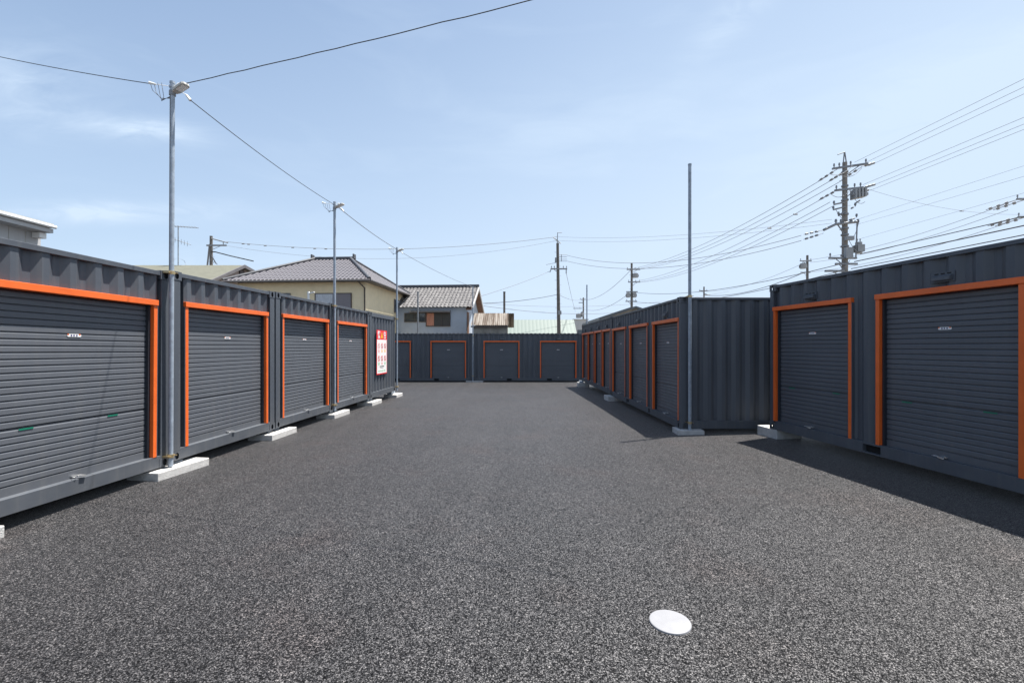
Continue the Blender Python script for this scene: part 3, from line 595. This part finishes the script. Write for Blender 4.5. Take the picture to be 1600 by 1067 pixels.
for xx in (rl-.3, rr_+.22): MB().box(xx, xx+.1, ym-.2, ym+.2, zr+.02, zr+.36).build('ridge_end_tile', 'ridge', ro, bevel=.03)
m = MB(); m.box(-Wc-ov, ov-.1, -ov, Dc+ov, zE-.10, zE-.04); m.build('eave', 'gutter', h)
m = MB(); m.tube([(-Wc-ov, -ov-.05, zo-.05), (ov-.05, -ov-.05, zo-.05)], .065, 8); m.tube([(ov-.02, -ov-.05, zo-.05), (ov-.02, Dc+ov, zo-.05)], .065, 8); m.build('gutter', 'gutter', h)
m = MB(); m.tube([(-.25, -ov-.05, zo-.08), (-.02, -.10, zo-.45), (-.02, -.10, 0)], .045, 8); m.tube([(.05, Dc-.1, zo-.1), (.05, Dc-.1, 0)], .04, 8); m.build('downpipe', 'brown', h)
zw = lambda py, Y: EYE+(HY-py)/F*Y+.3
window(h, -3.15, -.85, 3.45, zw(457, 27.5)-.02, None, 'brown', ('curtain', 'shut'))
window(h, -6.6, -4.7, 3.55, zw(457, 27.5), None, 'gutter', ('glass', 'glass'))
window(h, 5.2, 6.7, zw(489, 33.3), zw(468.5, 33.3), Tx if False else (lambda p: (-p[1], p[0], p[2])), 'gutter', ('glass', 'curtain'))
MB().box(0.01, .8, Dc-.6, Dc+1.2, 0, zw(500, 35)).build('porch', 'beige', h)

# pale blue house with old tiled gable roof
h = empty('blue_house', (-2.95, 33.0, -.3), R(-4), 'pale blue house with weathered grey tile gable roof and salmon window panel', 'house')
zE = zw(477, 33); zr = zw(449, 36); Wd_ = 6.6; Dd = 6.0
m = MB(); gl = .0
for x in (-.35, -Wd_): m.poly([(x, 0, 0), (x, Dd, 0), (x, Dd, zE), (x, Dd/2, zr-.1), (x, 0, zE)])
m.quad((-.35, 0, 0), (-Wd_, 0, 0), (-Wd_, 0, zE), (-.35, 0, zE)); m.quad((-.35, Dd, 0), (-Wd_, Dd, 0), (-Wd_, Dd, zE), (-.35, Dd, zE)); m.build('wall', 'blue', h)
sl = (zr-zE)/(Dd/2)
ro = tiled((-Wd_-.3, -.35, zE-.35*sl+.02), (.1, -.35, zE-.35*sl+.02), (-Wd_-.3, Dd/2, zr), (.1, Dd/2, zr), .27, .06, 12, .025).build('roof', 'tileold', h)
tiled((.1, Dd+.35, zE-.35*sl+.02), (-Wd_-.3, Dd+.35, zE-.35*sl+.02), (.1, Dd/2, zr), (-Wd_-.3, Dd/2, zr), .27, .06, 12, .025).build('roof_slope', 'tileold', ro)
MB().box(-Wd_-.3, .15, Dd/2-.13, Dd/2+.13, zr-.02, zr+.22).build('ridge', 'ridge', ro, bevel=.03)
m = MB()
for s_ in (-1, 1): m.prism([(.1, Dd/2, zr+.04), (.1, Dd/2+s_*(Dd/2+.4), zE-.4*sl+.04), (.1, Dd/2+s_*(Dd/2+.4), zE-.4*sl-.16), (.1, Dd/2, zr-.16)], (.07, 0, 0))
m.build('bargeboard', 'wall_w', h)
m = MB()
for s_ in (-1, 1): m.prism([(-.34, Dd/2, zr-.12), (-.34, Dd/2+s_*(Dd/2+.3), zE-.3*sl-.12), (-.34, Dd/2+s_*(Dd/2+.3), zE-.3*sl-.2), (-.34, Dd/2, zr-.2)], (.42, 0, 0))
m.build('soffit', 'rafter', h)
x_ = lambda px: (px-HX)/F*33+2.95
window(h, x_(664.5), x_(703.5), zw(510, 33), zw(488, 33), None, 'brown', ('salmon', 'shutdk', 'shutdk'), hood=False)
window(h, x_(630), x_(664), zw(503, 33), zw(488.5, 33), None, 'brown', ('glass', 'glass'))
MB().prism([(x_(640), 0, zw(485, 33)), (x_(640), -.5, zw(487, 33)), (x_(640), -.5, zw(488, 33)), (x_(640), 0, zw(487, 33))], (x_(704)-x_(640), 0, 0)).build('window_canopy', 'gutter', h)
MB().box(-.34, -.30, .1, .9, 1.5, zw(487, 33)).build('door', 'rafter', h)

# small shed with rusty roof
h = empty('rusty_roofed_shed', (-1.5, 30, -.3), 0, 'small shed with streaky rusty corrugated roof right of the pale blue house', 'shed')
x_ = lambda px, Y: (px-HX)/F*Y+1.5
m = MB(); m.box(x_(738, 30.2), x_(793, 30.2), .2, 3.6, 0, zw(508, 30)-.02); m.build('wall', 'shedw', h)
e = zw(508.5, 30); t_ = zw(489.5, 32)
ro = tiled((x_(735.5, 30), 0, e), (x_(794, 30), 0, e), (x_(735.5, 30)+.1, 2, t_), (x_(794, 30)+.4, 2, t_), .13, .035, 1, 0).build('roof', 'rust', h)
ro.data.materials[0] = M['rust']
tiled((x_(794, 30)+.4, 4, e), (x_(735.5, 30), 4, e), (x_(794, 30)+.4, 2, t_), (x_(735.5, 30), 2, t_), .13, .035, 1, 0).build('roof_slope', 'rust', ro)
MB().prism([(x_(794, 30)-.1, .1, e-.05), (x_(794, 30)-.1, 2, t_-.05), (x_(794, 30)-.1, 3.9, e-.05)], (.04, 0, 0)).build('gable', 'wall_w', h)
MB().box(x_(735.5, 30), x_(794, 30), .04, .10, e-.12, e-.02).build('gutter', 'brown', h)

# mint warehouse, white building beside it
h = empty('mint_warehouse', (0, 60, -.3), 0, 'long warehouse with pale mint metal roof behind the far containers', 'warehouse')
zt = zw(499, 64); zb_ = zw(530, 60)
m = MB(); m.box(-.4, 8.5, .3, 8, 0, zb_-.02); m.build('wall', 'wall_w', h)
tiled((-.6, 0, zb_), (8.7, 0, zb_), (-.6, 4, zt), (8.7, 4, zt), .5, .008, 1, 0, True).build('roof', 'mint', h)
tiled((8.7, 8.3, zb_), (-.6, 8.3, zb_), (8.7, 4, zt), (-.6, 4, zt), .5, .03, 1, 0, True).build('roof_slope', 'mint', h)
MB().prism([(8.5, .2, zb_-.1), (8.5, 4, zt-.1), (8.5, 8, zb_-.1)], (.04, 0, 0)).build('gable', 'wall_w', h)
h = empty('white_building', (9.4, 66, -.3), 0, 'small white building beside the right end of the mint roof', 'building')
m = MB().box(-.45, 1.6, 0, 4, 0, zw(500, 66)); m.build('wall', 'wall_w', h); MB().box(-.55, 1.7, -.1, 4.1, zw(500, 66), zw(498.4, 66)).build('roof', 'lampg', h)
window(h, .1, 1.1, 3.0, 4.4, None, 'gutter', ('glass',))
# dark roof behind right row
h = empty('dark_roofed_house', (9.8, 36, -.3), 0, 'low house with dark gabled metal roof just above the right row', 'house')
zt = zw(478, 36); ze = zw(496, 36); x0, x1 = -2.9, 2.9
m = MB(); m.prism([(x0+.3, .3, 0), (x1-.3, .3, 0), (x1-.3, .3, ze), (0, .3, zt-.1), (x0+.3, .3, ze)], (0, 8, 0)); m.build('wall', 'shedw', h)
m = MB(); m.prism([(x0, 0, ze-.05), (0, 0, zt), (x1, 0, ze-.05), (x1, 0, ze-.2), (0, 0, zt-.16), (x0, 0, ze-.2)], (0, 8.6, 0)); m.build('roof', 'metalroof', h)
m = MB()
for i in range(1, 9): m.tube([(x0*i/9, .0, zt-(zt-ze+.05)*i/9+.02), (x0*i/9, 8.5, zt-(zt-ze+.05)*i/9+.02)], .03, 5)
m.build('roof_seam', 'metalroof', h)

# stub poles
for px, py, Y, r, lab, mm in ((653, 457, 29.0, .05, 'plain grey post standing before the pale blue house windows', 'gmetal'), (788, 457, 34, .085, 'dark bare post rising behind the rusty shed roof', 'cpole2')):
    p = P(px, py, Y); o = empty('post', (p.x, Y, -.3), 0, lab, 'post'); MB().tube([(0, 0, 0), (0, 0, p.z+.3)], r, 10).build('shaft', mm, o)
    MB().tube([(0, 0, p.z+.3), (0, 0, p.z+.36)], r*1.15, 10).build('cap', mm, o)

# ---------------------------------------------------------------- utility poles
def insul(par, x, y, z, h=.22, r=.05):
    MB().tube([(x, y, z), (x, y, z+h*.4)], r*.5, 6).tube([(x, y, z+h*.4), (x, y, z+h)], r, 8, r1=r*.7).build('insulator', 'gmetal', par)
def strain(par, a, b, r=.035):
    a, b = Vector(a), Vector(b); mb = MB(); mb.tube([a, b], r*.45, 5)
    for t in (.35, .6, .85): c = a.lerp(b, t); d = (b-a).normalized()*.07; mb.tube([c-d, c+d], r*1.8, 7)
    mb.build('strain_insulator', 'gmetal', par)
def arm(root, x0, x1, z, ins=(), dy=0, t=.05, brace=True):
    m = MB(); m.prism([(x0, -.16+dy*x0, z-t), (x1, -.16+dy*x1, z-t), (x1, -.16+dy*x1, z+t), (x0, -.16+dy*x0, z+t)], (0, .1, 0))
    if brace:
        xe = max(x0, x1, key=abs)*.6; m.tube([(xe, -.11+dy*xe, z-t), (0, -.05, z-.45)], .025, 5)
    a = m.build('crossarm', 'gmetal', root)
    for x in ins: insul(a, x, -.11+dy*x, z+t)
    return a
def trafo(root, x, z, w=.3, h=.7, dy=-.1):
    m = MB(); m.tube([(x, dy, z), (x, dy, z+h)], w/2, 14)
    for q in range(6): m.box(x-w/2-.03, x+w/2+.03, dy-.2+.08*q-.008, dy-.2+.08*q+.008, z+.08, z+h-.15)
    t = m.build('transformer', 'trafo', root)
    for q in (-.08, .08): insul(t, x+q, dy, z+h, .2, .035)
    m = MB(); m.box(min(0, x), max(0, x), dy-.03, dy+.03, z+.1, z+.16); m.build('bracket', 'gmetal', root); return t
def upole(X, Y, top, rb, rt, label, m='cpole', lean=0):
    o = empty('utility_pole', (X, Y, -.3), 0, label, 'utility pole', 'utility poles along the streets')
    MB().tube([(0, 0, 0), (lean, 0, top+.3)], rb, 12, r1=rt).build('pole', m, o)
    mb = MB()
    for i in range(int((top-3)/.45)):
        z = 3+.45*i; s_ = 1 if i % 2 else -1; mb.tube([(lean*z/top+s_*rt*.5, 0, z), (lean*z/top+s_*(rb+.12), -.02, z)], .013, 5)
    mb.build('step_bolts', 'gmetal', o)
    return o
# big pole right (X 18.3, Y 25)
Y4 = 25.0; k4 = Y4/F
X4 = (1320-HX)*k4
p4 = upole(X4, Y4, EYE+(HY-254)*k4, .19, .115, 'large concrete utility pole crowded with crossarms above the right containers')
zz = lambda py: EYE+(HY-py)*k4+.3
xx = lambda px: (px-1320)*k4
m = MB(); m.tube([(-.09, 0, zz(256)), (-.02, 0, zz(238))], .03, 6); m.tube([(.09, 0, zz(256)), (0, 0, zz(238))], .03, 6); m.tube([(0, 0, zz(238)), (xx(1307), -.1, zz(243))], .028, 6); m.build('top_bracket', 'gmetal', p4)
a = arm(p4, xx(1304), xx(1344), zz(262), (xx(1306), xx(1312), xx(1325), xx(1342)), dy=-.5)
for (u, v, w, x) in ((1305, 266, 1290, 277), (1317, 270, 1307, 277), (1340, 264, 1358, 259), (1342, 263, 1327, 275)): strain(a, (xx(u), -.3, zz(v)), (xx(w), -.4 if w > u else .6, zz(x)))
a = arm(p4, xx(1306), xx(1340), zz(297), (xx(1308), xx(1330), xx(1337)), dy=-.4)
for (u, v, w, x) in ((1306, 298, 1291, 307), (1340, 297, 1359, 292), (1336, 304, 1348, 301)): strain(a, (xx(u), -.3, zz(v)), (xx(w), -.4 if w > u else .6, zz(x)))
m = MB()
for i in range(4): m.box(xx(1326+5*i), xx(1329+5*i), -.5, -.1, zz(314-i), zz(300-i))
m.box(xx(1324), xx(1347), -.45, -.2, zz(309), zz(305)); m.build('switchgear', 'trafo', p4)
m = MB(); m.tube([(xx(1337), -.3, zz(316)), (xx(1331), -.3, zz(320))], .04, 6); m.build('switch_arm', 'gmetal', p4)
for (u, v, w, x) in ((1298, 322, 1318, 317), (1297, 330, 1319, 324), (1305, 339, 1319, 331), (1325, 328, 1331, 325), (1322, 346, 1333, 342)):
    m = MB(); m.tube([(xx(u), -.25, zz(v)), (xx(w), -.1, zz(x))], .045, 6); q_ = m.build('side_bracket', 'gmetal', p4); insul(q_, xx(u) if u < 1320 else xx(w), -.25, zz(v if u < 1320 else x), .2, .06)
m = MB(); m.tube([(xx(1337), -.2, zz(348)), (xx(1302), -.2, zz(352)), (xx(1283), -.2, zz(361))], .075, 6); m.tube([(xx(1305), -.2, zz(353)), (xx(1318), -.1, zz(368))], .035, 6); m.tube([(xx(1335), -.2, zz(350)), (xx(1333), -.2, zz(403))], .035, 6)
q_ = m.build('outrigger_arm', 'gmetal', p4)
for v in (0, 7): strain(q_, (xx(1283), -.2, zz(361+v*.7)), (xx(1252), -.2, zz(368+v*1.1)), .03)
for u in (1302, 1310, 1326, 1336): insul(q_, xx(u), -.2, zz(351), .24, .07)
trafo(p4, xx(1339.5), zz(397), .32, .62); m = MB(); m.box(xx(1316), xx(1327), -.3, -.12, zz(405), zz(388)); m.build('control_box', 'trafo', p4)
arm(p4, xx(1293), xx(1336), zz(404), (xx(1295),)); arm(p4, xx(1303), xx(1337), zz(413), ()); arm(p4, xx(1287), xx(1317), zz(424), ())
for (u, v, w, x, dp_) in ((1292, 276, 1326, 262, 6), (1306, 276, 1340, 266, 8), (1292, 306, 1322, 300, 8), (1322, 300, 1345, 318, 10), (1300, 330, 1316, 345, 5), (1336, 346, 1326, 372, 6), (1318, 372, 1339, 396, 7), (1300, 424, 1322, 408, 5)):
    MB().tube([(xx(u+(w-u)*t), -.3, zz(v+(x-v)*t+4*dp_*t*(1-t))) for t in [i/8 for i in range(9)]], .013, 5).build('jumper_wire', 'gmetal', p4)
for v in (268, 290, 312, 334, 356, 366, 384, 398): MB().tube([(0, 0, zz(v)), (0, 0, zz(v+2.2))], .165+.0003*(v-268), 12).build('pole_band', 'gmetal', p4)
m = MB(); m.box(xx(1316), xx(1328), -.34, -.16, zz(377), zz(371)); m.build('cable_box', 'trafo', p4)
# the rest of that line
Y2 = 58.0; k2 = Y2/F
X2 = (987-HX)*k2; p2 = upole(X2, Y2, EYE+(HY-411)*k2, .2, .13, 'far utility pole with two stacked transformers above the right row', 'cpole2')
Z2 = lambda py: EYE+(HY-py)*k2+.3
x2 = lambda px: (px-987)*k2
arm(p2, x2(979), x2(1000), Z2(421.5), (x2(980), x2(992), x2(998)), t=.06); arm(p2, x2(981), x2(1000), Z2(441), (x2(982), x2(993), x2(999)), t=.06)
arm(p2, x2(978), x2(996), Z2(456), (), t=.06); arm(p2, x2(977), x2(995), Z2(471), (x2(979), x2(993)), t=.06)
for u, v, w, hh in ((992.5, 434, .7, .5), (981, 465, .45, .6), (991, 465, .45, .6)): trafo(p2, x2(u), Z2(v), w, hh)
Y3 = 96.0; k3 = Y3/F; X3 = (911.5-HX)*k3; p3 = upole(X3, Y3, EYE+(HY-465)*k3, .2, .14, 'distant utility pole with a tilted transformer beside the thin far pole', 'cpole2')
Z3 = lambda py: EYE+(HY-py)*k3+.3
x3 = lambda px: (px-911.5)*k3
arm(p3, x3(906), x3(915), Z3(468), (x3(907), x3(914)), t=.07); arm(p3, x3(895.5), x3(909), Z3(482), (x3(897), x3(906)), t=.07, brace=False); arm(p3, x3(904), x3(911), Z3(473), (), t=.08, brace=False)
trafo(p3, x3(904), Z3(497), 1.0, .9); trafo(p3, x3(909.5), Z3(495), .6, 1.0)
# centre pole
Y1 = 44.0; k1 = Y1/F; X1 = (874-HX)*k1; p1 = upole(X1, Y1, EYE+(HY-380)*k1, .2, .13, 'tall brown utility pole rising behind the far containers', 'cpole2', lean=-.17)
Z1 = lambda py: EYE+(HY-py)*k1+.3
x1_ = lambda px: (px-874)*k1
m = MB(); m.tube([(x1_(871), 0, Z1(381)), (x1_(871.2), 0, Z1(363.5))], .035, 6); m.tube([(x1_(871), 0, Z1(363.7)), (x1_(878), 0, Z1(363.5))], .03, 6); m.tube([(x1_(870), 0, Z1(378)), (x1_(871.5), 0, Z1(368))], .03, 6); m.build('top_bracket', 'gmetal', p1)
m = MB(); m.tube([(x1_(864.5), 0, Z1(371)), (x1_(876), -.1, Z1(381))], .05, 6); m.build('side_bracket', 'wall_w', p1)
m = MB()
for v in (398.5, 401.5, 405.5, 408.5): m.tube([(0, -.1, Z1(v)), (x1_(886), -.1, Z1(v))], .022, 5)
m.tube([(x1_(877), -.1, Z1(398)), (x1_(877), -.1, Z1(409))], .03, 5); m.tube([(x1_(868), -.1, Z1(403)), (x1_(868), -.1, Z1(411))], .07, 6); m.tube([(x1_(868), -.1, Z1(411)), (x1_(853), -.1, Z1(414))], .02, 5); m.build('wire_rack', 'gmetal', p1)
arm(p1, x1_(860), x1_(886), Z1(420.5), (x1_(861.5), x1_(866), x1_(880), x1_(885)), t=.06); 
m = MB(); m.tube([(x1_(884.5), -.1, Z1(420)), (x1_(884.5), -.1, Z1(428))], .05, 6); m.tube([(x1_(861), -.1, Z1(421)), (x1_(859), -.1, Z1(426))], .04, 6); m.build('cable_end', 'gmetal', p1)
m = MB(); m.box(x1_(872), x1_(876.5), -.4, -.2, Z1(492), Z1(486)); m.build('cable_box', 'trafo', p1)
# left background pole
Y8 = 44.0; X8 = (330-HX)*k1; p8 = upole(X8, Y8, EYE+(HY-369)*k1, .2, .13, 'utility pole with a leaning strut above the green roofed house', 'cpole2')
x8 = lambda px: (px-330)*k1
m = MB(); m.tube([(x8(325.5), .2, Z1(381)), (x8(319.5), .4, Z1(416))], .08, 8); m.build('leaning_strut', 'gmetal', p8)
m = MB(); m.tube([(x8(331), -.1, Z1(373)), (x8(357), -.1, Z1(380))], .06, 6); m.build('crossarm', 'gmetal', p8)
arm(p8, x8(324), x8(355), Z1(384), (x8(350),), t=.07)
m = MB(); m.tube([(x8(332), -.1, Z1(394)), (x8(337), -.1, Z1(394)), (x8(360), -.1, Z1(400)), (x8(397), -.1, Z1(408.5))], .055, 6); m.build('outrigger_arm', 'cable', p8)
m = MB()
for i in range(5): m.tube([(x8(331+i*1.5), -.2, Z1(397+3*i)), (x8(334+i*2.0), -.2-.05*i, Z1(402+2.6*i)), (x8(331+i*2.6), -.2, Z1(409+i*1.2))], .035, 5)
m.build('cable_bundle', 'gmetal', p8)
# second street: three poles at X about 35
def street2(px, py, X, lab, full=True):
    Y = X*F/(px-HX); k = Y/F; o = upole(X, Y, EYE+(HY-py)*k, .19, .12, lab, 'cpole2'); Zf = lambda v: EYE+(HY-v)*k+.3; return o, Y, k, Zf
p5, Y5, k5, Z5 = street2(1261.5, 399, 34.5, 'smaller dark utility pole left of the big pole, with a transformer on its left')
x5 = lambda px: (px-1261.5)*k5
arm(p5, x5(1249), x5(1267), Z5(408), (x5(1250), x5(1266)), t=.06); arm(p5, x5(1250), x5(1265), Z5(426), (), t=.05); trafo(p5, x5(1254), Z5(420), .65, .6)
p7, Y7, k7, Z7 = street2(1100, 448, 35, 'most distant utility pole top showing just above the middle right container')
arm(p7, -8*k7, 5*k7, Z7(454.5), (-7*k7, 4*k7), t=.08); m = MB(); m.tube([(0, -.1, Z7(459.5)), (9*k7, -.1, Z7(461.5))], .1, 6); m.build('side_bracket', 'gmetal', p7)
p6, Y6, k6, Z6 = street2(1614, 290, 35.5, 'utility pole at the right edge, only its left crossarm ends showing')
x6 = lambda px: (px-1614)*k6
a = arm(p6, x6(1586), x6(1630), Z6(312), (x6(1587), x6(1600)), t=.06)
for u, v in ((1586, 313), (1598, 313)): strain(a, (x6(u), -.2, Z6(v)), (x6(u-17), 1.2, Z6(v+7)), .06)
a = arm(p6, x6(1588), x6(1628), Z6(340), (x6(1589),), t=.06)
for u, v in ((1588, 340), (1600, 340)): strain(a, (x6(u), -.2, Z6(v)), (x6(u-16), 1.2, Z6(v+6)), .06)

# ---------------------------------------------------------------- wires
GW = 'overhead wires along the street behind the right row'
# big pole towards the camera side (parallel wires, high three, middle three, low bold)
YN = -9.0
def near(px, py, lab, r=.009, sag=.35, dxx=2.6, m='cableg', yn=YN):
    a = P(px, py, Y4-.3); b = Vector((a.x+dxx, yn, a.z)); wire(a, b, sag, r, lab, group=GW, m=m, n=40)
hi = [(1335, 254), (1347, 257), (1357, 260)]
for i, n_ in enumerate(('topmost', 'second', 'third')): near(*hi[i], f'{n_} wire from the big pole rising to the upper right edge', sag=-.05)
mi = [(1348, 289), (1354, 294), (1359, 298)]
for i, n_ in enumerate(('upper', 'middle', 'lower')): near(*mi[i], f'{n_} wire of the middle trio running right from the big pole', sag=.0)
for i, (q, s_) in enumerate((((1340, 343), .1), ((1335, 352), .3), ((1338, 375), .0))): near(*q, ('faint upper', 'faint middle', 'faint lower')[i]+' thin wire crossing the pale sky right of the big pole', r=.006, sag=s_)
lo = [(1344, 397, .020), (1335, 409, .026), (1330, 420, .021), (1334, 424, .014)]
for i, (u, v, r_) in enumerate(lo): near(u, v, ('uppermost bold black cable running right from the foot of the big pole', 'thickest black cable running right just above the container roof', 'lower black cable skimming the nearest right container roof', 'thin cable lowest over the nearest right container roof')[i], r=r_, m='cable', sag=.1)
# big pole to far pole
for i, (u, v, w, x) in enumerate(((1290, 277, 980, 421), (1307, 277, 991, 421), (1316, 282, 999, 421))):
    wire(P(u, v, Y4+.5), P(w, x, Y2), .9, .016, ('left', 'middle', 'right')[i]+' high wire descending from the big pole to the transformer pole', group=GW, n=40)
for i, (u, v, w, x) in enumerate(((1291, 307, 982, 441), (1297, 316, 992, 441), (1302, 322, 999, 441))):
    wire(P(u, v, Y4+.5), P(w, x, Y2), .9, .015, ('upper', 'middle', 'lower')[i]+' wire of the second trio sagging from the big pole to the transformer pole', group=GW, n=40, beads=(.08, .16) if i == 0 else ())
for i, (v, x) in enumerate(((413, 456), (424, 471))): wire(P(1312, v, Y4), P(985, x, Y2), .8, .020, ('upper', 'lower')[i]+' black cable from the foot of the big pole down along the right row', group=GW, m='cable', n=40)
for i, (v, x) in enumerate(((421.5, 468), (456, 482))): wire(P(986, v, Y2), P(910, x, Y3), 1.2, .03, ('upper', 'lower')[i]+' faint wire between the two distant poles above the right row', group=GW)
# centre pole lines
for i, (v, x) in enumerate(((399, 368), (408, 376))): wire(P(886, v, Y1), P(1252, x, Y4), 1.1, .017, ('upper', 'lower')[i]+' wire from the brown centre pole to the long arm of the big pole', group='wires of the centre pole', n=40)
for i, (v, x) in enumerate(((370, 343), (376, 349))): wire(P(872, v, Y1), P(1300, x, Y4), .45, .009, ('upper', 'lower')[i]+' fine wire from the top of the brown centre pole to the big pole', group='wires of the centre pole', n=40)
wire(P(354, 378, Y8), P(871, 370, Y1), .95, .020, 'long beaded telephone wire crossing the sky above the beige house', group='wires of the centre pole', n=60, beads=(.05, .08, .12, .2, .27, .31))
wire(P(354, 384, Y8), P(871, 376, Y1), 1.5, .012, 'faint lower telephone wire sagging across the sky above the beige house', group='wires of the centre pole', n=60)
wire(P(861, 423, Y1), P(750, 463, 36), .12, .018, 'service wire slanting from the brown centre pole to the pale blue house', group='wires of the centre pole')
wire(P(872, 460, Y1), P(755, 474, 36), .15, .022, 'dark cable from the middle of the centre pole to the pale blue house gable', group='wires of the centre pole', m='cable')
wire(P(872, 460, Y1), P(911, 466, Y3), .5, .022, 'dark cable running right from the centre pole to the distant pole', group='wires of the centre pole')
wire(P(756, 478, 37), P(985, 486, Y2), .5, .022, 'low wire passing behind the brown pole above the mint roof', group='wires of the centre pole')
wire(P(755, 474, 60), P(1140, 455, 70), 1.2, .02, 'faint wire low across the sky behind the centre pole', group='wires of the centre pole', n=40)
wire(P(885, 428, Y1), P(899, 487, 90), .2, .02, 'fine guy wire dropping from the centre pole crossarm', group='wires of the centre pole')
# second street wires
for i, (v, x, y6) in enumerate(((320, 408, .0), (328, 410, 0), (346, 426, 0))):
    wire(P(1569+6*i, v, Y6+1), P((1250, 1266, 1258)[i], x, Y5), .6, .018, ('upper', 'middle', 'lower')[i]+' wire from the right edge pole to the smaller dark pole', group='wires of the second street')
wire(P(1258, 425, Y5), P(1099, 461, Y7), 1.0, .04, 'dark cable from the smaller dark pole down to the most distant pole top', group='wires of the second street', m='cable')
wire(P(1262, 408, Y5), P(1096, 455, Y7), 1.0, .02, 'thin wire from the smaller dark pole to the most distant pole top', group='wires of the second street')
wire(P(1345, 292, Y4), P(1700, 325, 30), .9, .008, 'fine wire dipping from the big pole towards the right edge pole', group='wires of the second street', n=40, beads=(.4, .7))
